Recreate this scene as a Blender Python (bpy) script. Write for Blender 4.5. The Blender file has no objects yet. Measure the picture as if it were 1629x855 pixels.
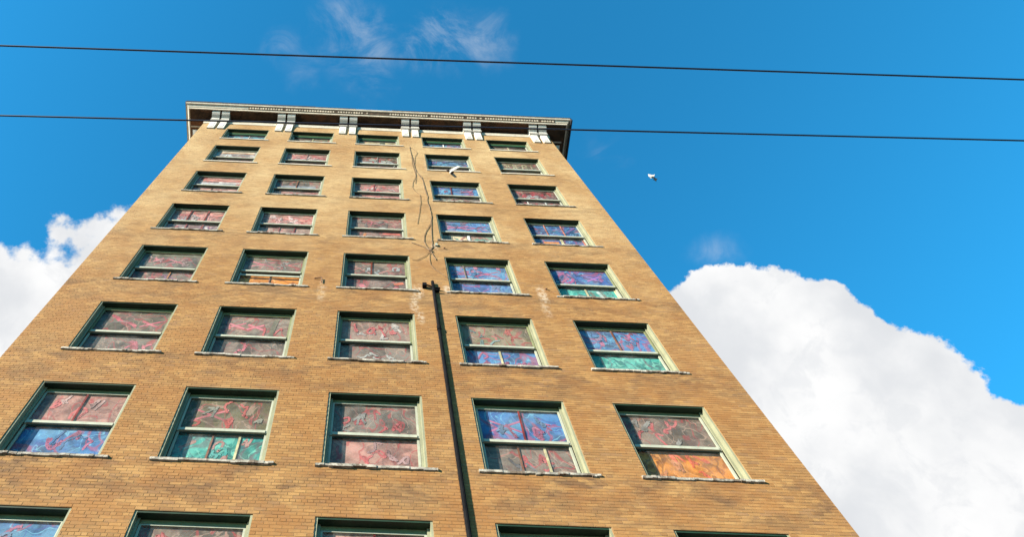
import bpy, math, random
import numpy as np
from mathutils import Vector, Matrix
rnd = random.Random(11)
C = bpy.context.scene.collection
S = bpy.context.scene

# ------------------------------------------------------------------ camera
ZT = 35.75                       # height of the facade datum (top row of windows) above the street
PITCH, YAW, ROLL = math.radians(70.6526), math.radians(1.99900), math.radians(0.59593)
CAM = Vector((7.19203, -10.22091, 1.60114))
fw = Vector((math.sin(YAW) * math.cos(PITCH), math.cos(YAW) * math.cos(PITCH), math.sin(PITCH)))
r0 = Vector((math.cos(YAW), -math.sin(YAW), 0)); u0 = r0.cross(fw)
rt = r0 * math.cos(ROLL) + u0 * math.sin(ROLL)
up = -r0 * math.sin(ROLL) + u0 * math.cos(ROLL)
cam = bpy.data.cameras.new('camera')
co = bpy.data.objects.new('camera', cam); C.objects.link(co); S.camera = co
m = Matrix((rt, up, -fw)).transposed().to_4x4(); m.translation = CAM
co.matrix_world = m
cam.sensor_fit = 'HORIZONTAL'; cam.sensor_width = 36.0
cam.lens = 1100.0 / 1629 * 36
cam.shift_x = (814.5 - 600) / 1629; cam.shift_y = -(427.5 - 259) / 1629
cam.clip_start = 0.1; cam.clip_end = 6000

def ray(x, y):                   # direction seen at a place of the photograph (used to place sky, wires, birds)
    return fw + rt * ((x - 600) / 1100) - up * ((y - 259) / 1100)
def at_plane_y(x, y, Y):
    d = ray(x, y); return CAM + d * ((Y - CAM.y) / d.y)
def at_height(x, y, Z):
    d = ray(x, y); return CAM + d * ((Z - CAM.z) / d.z)
def at_depth(x, y, z):
    return CAM + ray(x, y) * z

# ------------------------------------------------------------------ light
SUNV = Vector((-1.55, -1.0, 0.60)).normalized()       # towards the sun
EL = math.asin(SUNV.z); AZ = math.atan2(SUNV.x, SUNV.y)
sun = bpy.data.lights.new('sun', 'SUN'); sun.energy = 5.0; sun.angle = math.radians(0.5); sun.color = (1, 0.90, 0.74)
so = bpy.data.objects.new('sun', sun); C.objects.link(so)
so.rotation_euler = (-SUNV).to_track_quat('-Z', 'Y').to_euler()
S.view_settings.view_transform = 'Standard'; S.view_settings.look = 'None'
S.view_settings.exposure = 1.95; S.view_settings.gamma = 1.0; S.view_settings.use_curve_mapping = False

W = bpy.data.worlds.new('World'); S.world = W; W.use_nodes = True
nt = W.node_tree; nt.nodes.clear()
class NT:
    """tiny helper for building node trees"""
    def __init__(s, nt): s.nt = nt
    def n(s, t, ins=None, **kw):
        nd = s.nt.nodes.new(t)
        for k, v in kw.items(): setattr(nd, k, v)
        for k, v in (ins or {}).items():
            if hasattr(v, 'is_output') or isinstance(v, bpy.types.NodeSocket): s.nt.links.new(v, nd.inputs[k])
            else: nd.inputs[k].default_value = v
        return nd
    def m(s, op, a, b=0.0, c=None, clamp=False):
        ins = {0: a, 1: b}
        if c is not None: ins[2] = c
        return s.n('ShaderNodeMath', ins, operation=op, use_clamp=clamp).outputs[0]
    def vm(s, op, a, b, out=0):
        return s.n('ShaderNodeVectorMath', {0: a, 1: b}, operation=op).outputs[out]
    def noise(s, vec, scale, detail=4, rough=.55, dist=0.0, out='Fac'):
        return s.n('ShaderNodeTexNoise', {'Vector': vec, 'Scale': scale, 'Detail': detail, 'Roughness': rough, 'Distortion': dist}).outputs[out]
    def mix(s, f, a, b, mode='MIX'):
        nd = s.nt.nodes.new('ShaderNodeMix'); nd.data_type = 'RGBA'; nd.blend_type = mode
        for i, v in ((0, f), (6, a), (7, b)):
            if isinstance(v, bpy.types.NodeSocket): s.nt.links.new(v, nd.inputs[i])
            else: nd.inputs[i].default_value = (v if i == 0 else (tuple(v) + (1,))[:4])
        return nd.outputs[2]
    def step(s, v, a, b, lo=0.0, hi=1.0):
        return s.n('ShaderNodeMapRange', {0: v, 1: a, 2: b, 3: lo, 4: hi}, interpolation_type='SMOOTHSTEP').outputs[0]
N = NT(nt)
sky = N.n('ShaderNodeTexSky', sky_type='NISHITA', sun_disc=False, sun_elevation=EL, sun_rotation=AZ % (2 * math.pi),
          altitude=0, air_density=1.0, dust_density=0.0, ozone_density=3.0).outputs[0]
sky = N.mix(1.0, sky, (0.26, 1.60, 1.84), 'MULTIPLY')
d = N.n('ShaderNodeTexCoord').outputs['Generated']
d = N.vm('NORMALIZE', d, (0, 0, 0))
def blobs(lst, warp, wamp, wscale):
    wv = N.vm('SCALE', N.vm('SUBTRACT', N.noise(d, wscale, 6, .62, out='Color'), (.5, .5, .5)), (0, 0, 0))
    wv.node.inputs['Scale'].default_value = wamp / 1100 * 2.2
    p = N.vm('ADD', d, wv)
    acc = None
    for (x, y, r) in lst:
        c = ray(x, y); k = c.length; c = c.normalized()
        dist = N.vm('DISTANCE', p, tuple(c), out=1)
        v = N.m('SUBTRACT', r / 1100 / k, dist)
        if acc is None: acc = v
        else:
            acc = N.n('ShaderNodeMath', {0: acc, 1: v, 2: 0.012}, operation='SMOOTH_MAX').outputs[0]
    return N.m('MULTIPLY', acc, 1100.0)
left = blobs([(-40, 560, 165), (30, 540, 140), (100, 515, 104), (178, 440, 76), (150, 366, 24), (120, 372, 22), (92, 372, 20), (176, 378, 34),
              (90, 398, 9), (84, 410, 12), (195, 356, 16), (-20, 400, 20), (25, 400, 14)], 1, 36, 15)
right = blobs([(1165, 512, 92), (1105, 530, 74), (1130, 470, 44), (1222, 500, 74), (1300, 560, 105), (1262, 530, 80), (1420, 650, 130), (1560, 770, 140),
               (1240, 700, 180), (1400, 830, 190), (1370, 560, 55), (1500, 670, 62), (1320, 490, 40), (1560, 690, 40)], 1, 22, 17)
nfine = N.noise(d, 45, 5, .6)
nf2 = N.m('MULTIPLY', N.m('SUBTRACT', nfine, .5), 26.0)
la = N.step(N.m('ADD', left, N.m('MULTIPLY', nf2, 1.25)), -7, 10)
ra = N.step(N.m('ADD', right, N.m('MULTIPLY', nf2, .75)), -2, 4)
wisp = blobs([(560, 60, 42), (590, 105, 34), (705, 66, 40), (668, 78, 24), (765, 68, 30), (462, 66, 16), (486, 102, 12), (535, 20, 24), (950, 240, 12), (1130, 398, 9)], 1, 50, 9)
wa = N.m('MULTIPLY', N.step(wisp, -38, 30), N.step(N.noise(d, 11, 7, .66, .9), .36, .80, 0.0, .42))
# the rest of the sky: broken cloud lower down
sep = N.n('ShaderNodeSeparateXYZ', {0: d}).outputs
low = N.m('MULTIPLY', N.step(N.noise(d, 2.6, 8, .58), .62, .68), N.step(sep[2], .50, .70, 1.0, 0.0))
a = N.m('MAXIMUM', N.m('MAXIMUM', la, ra), N.m('MAXIMUM', wa, low))
shade = N.noise(d, 7, 5, .5)
ccol = N.mix(N.step(shade, .36, .62), (5.2, 5.2, 5.2), (4.0, 4.1, 4.25))
ccol = N.mix(N.step(N.noise(d, 26, 6, .6, .5), .48, .64, 0, .5), ccol, (4.1, 4.2, 4.35))
col = N.mix(a, sky, ccol)
bg = N.n('ShaderNodeBackground', {'Color': col, 'Strength': 0.05})
N.n('ShaderNodeOutputWorld', {0: bg.outputs[0]})

# ------------------------------------------------------------------ helpers
class MB:
    def __init__(s): s.v = []; s.f = []; s.mi = []; s.cur = 0
    def poly(s, pts):
        i = len(s.v); s.v += [tuple(p) for p in pts]; s.f.append(list(range(i, i + len(pts)))); s.mi.append(s.cur)
    def box(s, x0, x1, y0, y1, z0, z1):
        i = len(s.v)
        s.v += [(x0, y0, z0), (x1, y0, z0), (x1, y1, z0), (x0, y1, z0), (x0, y0, z1), (x1, y0, z1), (x1, y1, z1), (x0, y1, z1)]
        for q in ((0, 3, 2, 1), (4, 5, 6, 7), (0, 1, 5, 4), (1, 2, 6, 5), (2, 3, 7, 6), (3, 0, 4, 7)):
            s.f.append([i + k for k in q]); s.mi.append(s.cur)
    def prism(s, prof, a0, a1, fn):
        """profile [(p, z)] swept between a0 and a1; fn(a, p, z) -> point"""
        n = len(prof); i = len(s.v)
        s.v += [tuple(fn(a0, p, z)) for p, z in prof] + [tuple(fn(a1, p, z)) for p, z in prof]
        for k in range(n):
            j = (k + 1) % n; s.f.append([i + k, i + j, i + n + j, i + n + k]); s.mi.append(s.cur)
        s.f.append([i + k for k in range(n)][::-1]); s.mi.append(s.cur)
        s.f.append([i + n + k for k in range(n)]); s.mi.append(s.cur)
    def tube(s, pts, r, n=6, closed=True):
        pts = [Vector(p) for p in pts]; i0 = len(s.v)
        for k, p in enumerate(pts):
            t = (pts[min(k + 1, len(pts) - 1)] - pts[max(k - 1, 0)]).normalized()
            a = t.orthogonal().normalized() if k == 0 else (pa - t * pa.dot(t)).normalized()
            pa = a; bb = t.cross(a); rr = r[k] if isinstance(r, (list, tuple)) else r
            s.v += [tuple(p + (a * math.cos(q * 2 * math.pi / n) + bb * math.sin(q * 2 * math.pi / n)) * rr) for q in range(n)]
        for k in range(len(pts) - 1):
            for q in range(n):
                q2 = (q + 1) % n
                s.f.append([i0 + k * n + q, i0 + k * n + q2, i0 + (k + 1) * n + q2, i0 + (k + 1) * n + q]); s.mi.append(s.cur)
        if closed:
            s.f.append([i0 + q for q in range(n)][::-1]); s.mi.append(s.cur)
            s.f.append([i0 + (len(pts) - 1) * n + q for q in range(n)]); s.mi.append(s.cur)
    def ribbon(s, pts, w, y):
        """flat painted stroke in the x-z plane at depth y"""
        L = []; R = []
        for k, p in enumerate(pts):
            a_ = pts[max(k - 1, 0)]; b_ = pts[min(k + 1, len(pts) - 1)]
            dx, dz = b_[0] - a_[0], b_[1] - a_[1]; l = math.hypot(dx, dz) or 1
            nx, nz = -dz / l * w / 2, dx / l * w / 2
            L.append((p[0] + nx, y, p[1] + nz)); R.append((p[0] - nx, y, p[1] - nz))
        for k in range(len(pts) - 1):
            dy = -.00028 * (k % 9)                       # each dab sits a hair above the last
            s.poly([(p[0], p[1] + dy, p[2]) for p in (R[k], R[k + 1], L[k + 1], L[k])])
    def build(s, name, mats, parent=None, loc=None, smooth=False, kind=None, label=None, fix=False):
        me = bpy.data.meshes.new(name); me.from_pydata(s.v, [], s.f)
        mats = mats if isinstance(mats, (list, tuple)) else [mats]
        for q in mats: me.materials.append(q)
        me.polygons.foreach_set('material_index', s.mi)
        if smooth: me.polygons.foreach_set('use_smooth', [True] * len(me.polygons))
        me.update()
        if fix:
            import bmesh
            bm = bmesh.new(); bm.from_mesh(me); bmesh.ops.remove_doubles(bm, verts=bm.verts, dist=1e-5)
            bmesh.ops.recalc_face_normals(bm, faces=bm.faces); bm.to_mesh(me); bm.free()
        o = bpy.data.objects.new(name, me); C.objects.link(o)
        if loc: o.location = loc
        if parent: o.parent = parent
        if kind: o['kind'] = kind
        if label: o['label'] = label
        return o
def empty(name, loc=(0, 0, 0)):
    o = bpy.data.objects.new(name, None); C.objects.link(o); o.location = loc; o.empty_display_size = .3; return o
def tag(o, label, cat, group=None):
    o['label'] = label; o['category'] = cat
    if group: o['group'] = group
    return o

_mc = {}
def mat(name, col, rough=.7, var=.25, scale=3.0, spec=.3, bump=0.0, metal=0.0, stretch=(1, 1, 1), col2=None, streak=0.0):
    key = (name,)
    if key in _mc: return _mc[key]
    M_ = bpy.data.materials.new(name); M_.use_nodes = True; t = M_.node_tree; t.nodes.clear(); n = NT(t)
    oc = n.n('ShaderNodeTexCoord').outputs['Object']
    rn = n.n('ShaderNodeObjectInfo').outputs['Random']
    v = n.vm('MULTIPLY', oc, stretch)
    off = n.n('ShaderNodeCombineXYZ', {0: n.m('MULTIPLY', rn, 37.0), 1: 0.0, 2: n.m('MULTIPLY', rn, 11.0)}).outputs[0]
    v = n.vm('ADD', v, off)
    a = n.noise(v, scale, 6, .62)
    dark = tuple(c * (1 - var) for c in col); lite = tuple(min(1, c * (1 + var)) for c in col)
    c_ = n.mix(n.step(a, .3, .7), dark, lite)
    if col2: c_ = n.mix(n.step(n.noise(v, scale * .6, 5, .6, .4), .50, .60), c_, col2)
    f = n.noise(v, scale * 12, 3, .6)
    c_ = n.mix(1.0, c_, n.mix(f, (.8, .8, .8), (1.15, 1.15, 1.15)), 'MULTIPLY')
    if streak:
        sv = n.vm('MULTIPLY', v, (6, 6, .5))
        c_ = n.mix(n.step(n.noise(sv, 2.0, 4, .6), .52, .75, 0, streak), c_, tuple(c * .35 for c in col))
    bs = n.n('ShaderNodeBsdfPrincipled', {'Base Color': c_, 'Roughness': rough, 'Metallic': metal, 'Specular IOR Level': spec})
    if bump:
        bp = n.n('ShaderNodeBump', {'Strength': bump, 'Distance': .02, 'Height': f}); t.links.new(bp.outputs[0], bs.inputs['Normal'])
    n.n('ShaderNodeOutputMaterial', {0: bs.outputs[0]})
    _mc[key] = M_
    return M_

# facade layout (metres): x along the front, z below the datum ZT
BAY, WW, WH, ST = 3.25, 2.124, 2.27, 3.497
NC, NR = 5, 9
XL, XR = -1.38, 16.42
HT = ZT + 0.62                                  # underside of the cornice
def opening(c, r):
    x0 = c * BAY; x1 = x0 + WW
    if r == 0: return x0, x1, ZT - 2.50, ZT - 0.80
    zt = ZT - r * ST
    return x0, x1, zt - WH, zt

# ------------------------------------------------------------------ brick material
def brick_mat(name, geo):
    M_ = bpy.data.materials.new(name); M_.use_nodes = True; t = M_.node_tree; t.nodes.clear(); n = NT(t)
    oc = n.n('ShaderNodeTexCoord').outputs['Object']
    sp = n.n('ShaderNodeSeparateXYZ', {0: oc}).outputs
    if geo:
        tone = n.n('ShaderNodeAttribute', attribute_name='tone', attribute_type='GEOMETRY').outputs['Fac']
        c_ = n.mix(n.step(tone, 0, 1), (.170, .080, .025), (.250, .134, .046))
        c_ = n.mix(n.step(tone, .88, .96, 0, .7), c_, (.14, .07, .035))
    elif geo is None:
        c_ = n.mix(0.0, (.225, .145, .072), (.3, .2, .1))
    else:
        xz = n.n('ShaderNodeCombineXYZ', {0: n.m('ADD', sp[0], sp[1]), 1: sp[2], 2: 0.0}).outputs[0]
        bt = n.n('ShaderNodeTexBrick', {'Vector': xz, 'Color1': (.205, .112, .044, 1), 'Color2': (.30, .18, .078, 1), 'Mortar': (.27, .18, .095, 1), 'Scale': 1.0,
                                        'Mortar Size': .006, 'Brick Width': .225, 'Row Height': .075})
        c_ = bt.outputs[0]
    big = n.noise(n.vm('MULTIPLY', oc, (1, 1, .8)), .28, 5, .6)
    c_ = n.mix(n.m('MULTIPLY', n.step(big, .34, .66, .3, 1.0), n.step(sp[2], 15.0, 30.0, .12, .95)), c_, (.345, .248, .128))  # paler upper wall: brightness falloff put into the brick colour
    # weather: horizontal sooty smudges, more towards the lower storeys and under the sills
    st_ = n.noise(n.vm('MULTIPLY', oc, (.8, .8, 2.2)), 1.1, 8, .70, .4)
    hgt = n.step(sp[2], 8.0, 33.0, 1.0, .25)
    fr = n.m('FRACT', n.m('DIVIDE', n.m('SUBTRACT', ZT, sp[2]), ST))       # 0 at a window head, .625 at its sill
    und = n.m('MULTIPLY', n.step(fr, .62, .68), n.step(fr, .74, .99, 1.0, .35))
    dirt = n.m('MULTIPLY', n.step(st_, .42, .62), n.m('MULTIPLY', hgt, n.m('ADD', n.m('MULTIPLY', und, .62), .26)), clamp=True)
    c_ = n.mix(dirt, c_, (.07, .04, .024))
    warm = n.noise(n.vm('MULTIPLY', oc, (1, 1, 1.6)), .8, 5, .6)
    c_ = n.mix(n.m('MULTIPLY', n.step(warm, .42, .62), n.m('MULTIPLY', hgt, .62)), c_, (.185, .082, .026))
    soot = n.noise(n.vm('MULTIPLY', oc, (1.6, 1.6, 3.0)), 5.0, 5, .65)
    c_ = n.mix(n.step(soot, .52, .70, 0, .45), c_, (.125, .075, .042))
    c_ = n.mix(n.step(n.noise(n.vm('MULTIPLY', oc, (1, 1, 1.8)), 2.1, 6, .7), .48, .68, 0, .42), c_, (.15, .085, .038))
    # pale efflorescence / plaster runs with shapes of their own
    acc = None
    for (sx, sz, rx, rz, k) in STAINS:
        k *= .55
        dd = n.vm('LENGTH', n.vm('MULTIPLY', n.vm('SUBTRACT', oc, (sx, 0, sz)), (1 / rx, 0, 1 / rz)), (0, 0, 0), out=1)
        q = n.step(dd, .35, 1.0, k, 0.0)
        acc = q if acc is None else n.m('MAXIMUM', acc, q)
    q = n.m('MULTIPLY', acc, n.step(n.noise(oc, 7, 5, .7), .42, .58))
    c_ = n.mix(q, c_, (.44, .38, .30))
    bs = n.n('ShaderNodeBsdfPrincipled', {'Base Color': c_, 'Roughness': .88, 'Specular IOR Level': .15})
    bp = n.n('ShaderNodeBump', {'Strength': .55, 'Distance': .006, 'Height': n.noise(oc, 60, 4, .7)})
    t.links.new(bp.outputs[0], bs.inputs['Normal'])
    n.n('ShaderNodeOutputMaterial', {0: bs.outputs[0]})
    return M_
def fxz(x, y):
    p = at_plane_y(x, y, 0.0); return p.x, p.z
STAINS = []
for (px, py, qx, qy, hw, k) in [(664, 452, 667, 476, .16, .9), (662, 470, 656, 500, .14, .75), (668, 496, 672, 516, .12, .8), (713, 455, 714, 468, .22, 1.0),
                                (861, 456, 866, 484, .16, .95), (866, 480, 872, 506, .14, .45), (511, 446, 513, 480, .14, .5), (688, 300, 700, 322, .16, .4),
                                (690, 388, 694, 398, .15, .8), (672, 250, 684, 275, .12, .3), (720, 236, 730, 240, .3, .3)]:
    x0, z0 = fxz(px, py); x1, z1 = fxz(qx, qy)
    STAINS.append(((x0 + x1) / 2, (z0 + z1) / 2, hw * 1.3, max(abs(z0 - z1) / 2, .12) * 1.35, k))
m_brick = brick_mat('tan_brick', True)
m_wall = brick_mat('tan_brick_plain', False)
m_mortar = brick_mat('lime_mortar', None)

m_stone = mat('pale_terracotta', (.42, .38, .31), .75, .12, 4, bump=.3, streak=.35)
m_white = mat('white_painted_bracket', (.46, .44, .40), .6, .06, 5, bump=.15, streak=.15)
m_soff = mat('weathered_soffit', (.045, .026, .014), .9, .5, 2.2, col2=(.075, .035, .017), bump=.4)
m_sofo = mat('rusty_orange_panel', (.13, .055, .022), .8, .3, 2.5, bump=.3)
m_gut = mat('black_gutter', (.02, .022, .03), .5, .3, 3)
m_frame = mat('pale_green_frame', (.13, .14, .07), .55, .14, 3, streak=.25, bump=.2)
m_jamb = mat('cream_green_jamb', (.175, .178, .115), .55, .12, 3, streak=.3, bump=.2)
m_head = mat('shaded_green_head', (.006, .020, .009), .6, .3, 3)
m_hgrn = mat('bottle_green_rail', (.012, .05, .018), .6, .2, 3)
m_sash = mat('grey_white_sash', (.25, .26, .205), .55, .12, 4, streak=.25)
m_dsash = mat('dark_green_sash', (.02, .035, .03), .55, .2, 4)
m_sill = mat('chipped_stone_sill', (.24, .22, .185), .85, .4, 6, bump=.5, col2=(.10, .075, .055))
m_pipe = mat('black_iron_pipe', (.006, .006, .007), .85, .3, 4, spec=.05)
m_cable = mat('old_brown_cable', (.13, .085, .05), .8, .3, 4)
m_wire = mat('black_wire', (.010, .011, .022), .5, .1, 4)
m_roof = mat('roof_felt', (.06, .06, .065), .9, .2, .6)
G = bpy.data.materials.new('dusty_glass'); G.use_nodes = True; t = G.node_tree; t.nodes.clear(); n = NT(t)
oc = n.n('ShaderNodeTexCoord').outputs['Object']
gl = n.n('ShaderNodeBsdfGlossy', {'Color': (1, 1, 1, 1), 'Roughness': .03})
tr = n.n('ShaderNodeBsdfTransparent', {'Color': (.84, .87, .87, 1)})
df = n.n('ShaderNodeBsdfDiffuse', {'Color': (.55, .54, .50, 1)})
dm = n.n('ShaderNodeMixShader', {0: n.step(n.noise(oc, 2.4, 5, .6), .35, .75, .01, .07), 1: tr.outputs[0], 2: df.outputs[0]})
fz = n.n('ShaderNodeLayerWeight', {'Blend': .5})
n.n('ShaderNodeOutputMaterial', {0: n.n('ShaderNodeMixShader', {0: n.m('MULTIPLY_ADD', n.m('POWER', fz.outputs[1], 5.0), .18, .01), 1: dm.outputs[0], 2: gl.outputs[0]}).outputs[0]})
m_glass = G

# ------------------------------------------------------------------ ground
def struct(o): o['kind'] = 'structure'; return o
m_ground = mat('bare_ground', (.10, .095, .085), .95, .2, .05)
m_road = mat('asphalt', (.055, .055, .058), .9, .2, .5, bump=.3)
m_pave = mat('concrete_pavement', (.15, .14, .13), .9, .12, .6, bump=.2)
m_mark = mat('road_paint', (.75, .74, .68), .7, .1, 2)
g = MB(); g.poly([(-3000, -3000, -.13), (3000, -3000, -.13), (3000, 3000, -.13), (-3000, 3000, -.13)]); struct(g.build('ground', m_ground))
g = MB(); g.poly([(-400, -17, -.12), (400, -17, -.12), (400, -4.2, -.12), (-400, -4.2, -.12)]); struct(g.build('road', m_road))
g = MB()
for k in range(-40, 41): g.poly([(k * 9.0, -10.66, -.116), (k * 9.0 + 3, -10.66, -.116), (k * 9.0 + 3, -10.54, -.116), (k * 9.0, -10.54, -.116)])
struct(g.build('road_marking', m_mark))
g = MB(); g.box(-400, 400, -4.0, 60, -.14, 0); struct(g.build('pavement', m_pave))
g = MB(); g.box(-400, 400, -21, -17.2, -.14, 0); struct(g.build('far_pavement', m_pave))
g = MB(); g.box(-400, 400, -4.2, -4.002, -.14, .01); g.box(-400, 400, -17.198, -17, -.14, .01); struct(g.build('kerb', mat('kerb_stone', (.40, .39, .37), .9, .1, 1)))

# ------------------------------------------------------------------ the building
B = empty('brick_building', ((XL + XR) / 2, 0, 0))
bx = B.location.x
tag(B, 'tall tan brick building with boarded graffitied sash windows and a white bracketed cornice', 'building')
B['label'] = 'tall tan brick building with graffitied sash windows and bracketed cornice'
def part(mb, name, mats, parent=B, **kw):
    """vertices are written in world coordinates; every object's origin stays at its parent's base"""
    base = part.base.get(parent.name, (bx, 0, 0))
    mb.v = [(x - base[0], y - base[1], z - base[2]) for x, y, z in mb.v]
    return mb.build(name, mats, parent, **kw)
part.base = {B.name: (0, 0, 0)}
# keep object space = facade space so that the wall's weathering lines up over all its parts
B.location = (0, 0, 0)

w = MB(); MY = .004
xs = sorted({XL, XR} | {opening(c, 1)[i] for c in range(NC) for i in (0, 1)})
zs = sorted({0.0, HT} | {opening(0, r)[i] for r in range(NR) for i in (2, 3)})
ops = {(round(opening(c, r)[0], 3), round(opening(c, r)[2], 3)) for c in range(NC) for r in range(NR)}
for i in range(len(xs) - 1):
    for j in range(len(zs) - 1):
        x0, x1, z0, z1 = xs[i], xs[i + 1], zs[j], zs[j + 1]
        if (round(x0, 3), round(z0, 3)) in ops:
            D = .34
            w.poly([(x0, MY, z0), (x0, D, z0), (x0, D, z1), (x0, MY, z1)]); w.poly([(x1, MY, z0), (x1, MY, z1), (x1, D, z1), (x1, D, z0)])
            w.poly([(x0, MY, z0), (x1, MY, z0), (x1, D, z0), (x0, D, z0)]); w.poly([(x0, MY, z1), (x0, D, z1), (x1, D, z1), (x1, MY, z1)])
            w.cur = 1; w.poly([(x0, D, z0), (x1, D, z0), (x1, D, z1), (x0, D, z1)]); w.cur = 0
        else:
            w.cur = 0 if z0 > 4 else 2
            w.poly([(x0, MY, z0), (x1, MY, z0), (x1, MY, z1), (x0, MY, z1)]); w.cur = 0
w.cur = 2
w.poly([(XL, 22, 0), (XL, MY, 0), (XL, MY, HT), (XL, 22, HT)]); w.poly([(XR, MY, 0), (XR, 22, 0), (XR, 22, HT), (XR, MY, HT)])
w.poly([(XR, 22, 0), (XL, 22, 0), (XL, 22, HT), (XR, 22, HT)])
m_dark = mat('dark_interior', (.02, .02, .022), .9, .1, 1)
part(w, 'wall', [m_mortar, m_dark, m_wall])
w = MB(); w.poly([(XL, 0, HT + .3), (XR, 0, HT + .3), (XR, 22, HT + .3), (XL, 22, HT + .3)]); w.box(XL, XR, .02, .35, HT + .3, HT + 1.1); w.box(XL, XR, 21.6, 22, HT + .3, HT + .9)
part(w, 'roof', m_roof)

# --- face bricks: real pieces, each with joints, joined because there are tens of thousands
def bricks():
    rs = np.random.RandomState(4)
    ops_ = [opening(c, r) for c in range(NC) for r in range(NR)]
    V = []; T = []
    z = 4.0; k = 0; J = .009; H = .075
    while z < HT - .28:
        hdr = (k % 6 == 5); L = .1125 if hdr else .225
        cuts = [(o[0], o[1]) for o in ops_ if z + H * .5 > o[2] and z + H * .5 < o[3]]
        segs = []; x = XL
        for c0, c1 in sorted(cuts): segs.append((x, c0)); x = c1
        segs.append((x, XR))
        off = XL - (L / 2 if k % 2 else 0)
        for s0, s1 in segs:
            i0 = math.floor((s0 - off) / L); e = off + i0 * L
            while e < s1 - 1e-6:
                a_, b_ = max(e + J / 2, s0), min(e + L - J / 2, s1)
                e += L
                if b_ - a_ > .02:
                    V.append((a_, b_, z + J / 2, z + H - J / 2)); T.append(rs.rand())
        z += H; k += 1
    V = np.array(V); n_ = len(V); T = np.array(T)
    yf = rs.uniform(-.0015, .0012, n_); jz = rs.uniform(-.0015, .0015, n_)
    x0, x1, z0, z1 = V[:, 0], V[:, 1], V[:, 2] + jz, V[:, 3] + jz
    P = np.empty((n_, 8, 3))
    for q, (xx, zz) in enumerate(((x0, z0), (x1, z0), (x1, z1), (x0, z1))):
        P[:, q, 0] = xx; P[:, q, 2] = zz; P[:, q, 1] = yf + rs.uniform(-.0004, .0004, n_)
        P[:, q + 4, 0] = xx; P[:, q + 4, 2] = zz; P[:, q + 4, 1] = MY + .001
    F = np.array([(0, 1, 2, 3), (0, 4, 5, 1), (1, 5, 6, 2), (2, 6, 7, 3), (3, 7, 4, 0)])
    idx = (F[None] + (np.arange(n_) * 8)[:, None, None]).reshape(-1)
    me = bpy.data.meshes.new('brickwork')
    me.vertices.add(n_ * 8); me.vertices.foreach_set('co', P.reshape(-1))
    me.loops.add(len(idx)); me.loops.foreach_set('vertex_index', idx.astype(np.int32))
    me.polygons.add(n_ * 5); me.polygons.foreach_set('loop_start', (np.arange(n_ * 5) * 4).astype(np.int32))
    at = me.attributes.new('tone', 'FLOAT', 'FACE'); at.data.foreach_set('value', np.repeat(T, 5).astype(np.float32))
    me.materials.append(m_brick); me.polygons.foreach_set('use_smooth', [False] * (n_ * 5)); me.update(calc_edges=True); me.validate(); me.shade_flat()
    o = bpy.data.objects.new('brickwork', me); C.objects.link(o); o.parent = B; o['kind'] = 'stuff'
    return n_
print('bricks', bricks())

# --- windows
def cmat(rgb, tag_='painted_board'):
    rgb = tuple(c * .68 for c in rgb)
    nm = '%s_%02x%02x%02x' % ((tag_,) + tuple(int(255 * max(0, min(1, c))) for c in rgb))
    return mat(nm, rgb, .8, .38, 3.2, spec=.2, col2=tuple(min(1, c * 1.3 + .025) for c in rgb), streak=.3)
def lin(r, g_, b_):
    f = lambda c: ((c / 255 + .055) / 1.055) ** 2.4 if c > 10 else c / 3294
    return (f(r) * .55, f(g_) * .55, f(b_) * .57)
GREY, PINK, BLUE, TAN, OR = lin(150, 138, 128), lin(226, 168, 156), lin(96, 150, 204), lin(214, 184, 140), (.62, .20, .03)
RED, DRED, WHT, TEAL, OLV, CREAM = (.50, .035, .05), (.20, .03, .03), (.72, .70, .68), lin(80, 200, 180), lin(128, 120, 88), lin(240, 222, 170)
PNK2, PURP, CYAN, NAVY, LGREY, BRN = (.62, .10, .16), (.22, .06, .20), lin(110, 200, 230), (.03, .05, .12), lin(200, 198, 196), (.17, .06, .03)
def X(u, v, s, k=.6): return [[(u - s, v - s * k), (u + s, v + s * k)], [(u - s, v + s * k), (u + s, v - s * k)]]
def arc(u, v, ru, rv, a0, a1, n_=9): return [(u + ru * math.cos(math.radians(a0 + (a1 - a0) * i / n_)), v + rv * math.sin(math.radians(a0 + (a1 - a0) * i / n_))) for i in range(n_ + 1)]
def wave(u0_, u1_, v, amp, n_, ph=0): return [(u0_ + (u1_ - u0_) * i / (n_ * 4), v + amp * math.sin(ph + i * math.pi / 2)) for i in range(n_ * 4 + 1)]
def S_(col, w_, *lines): return [(col, w_, l) for l in lines]
LET = {'O': [arc(.5, .5, .45, .5, 0, 360, 12)], 'U': [[(0, 1), (0, .25), (.3, 0), (.7, 0), (1, .25), (1, 1)]], 'E': [[(1, 1), (0, 1), (0, 0), (1, 0)], [(0, .5), (.8, .5)]],
       'R': [[(0, 0), (0, 1), (.9, .95), (1, .7), (.8, .5), (0, .5)], [(.4, .5), (1, 0)]], 'I': [[(.5, 1), (.5, 0)]], 'D': [[(0, 0), (0, 1), (.6, .95), (1, .6), (1, .35), (.6, .05), (0, 0)]]}
def word(txt, u, v, wu, hv, col, sw):
    out = []; adv = wu / len(txt)
    for i, ch in enumerate(txt):
        for l in LET[ch]: out.append((col, sw, [(u + adv * i + a_ * adv * .72, v + b_ * hv) for a_, b_ in l]))
    return out
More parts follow.
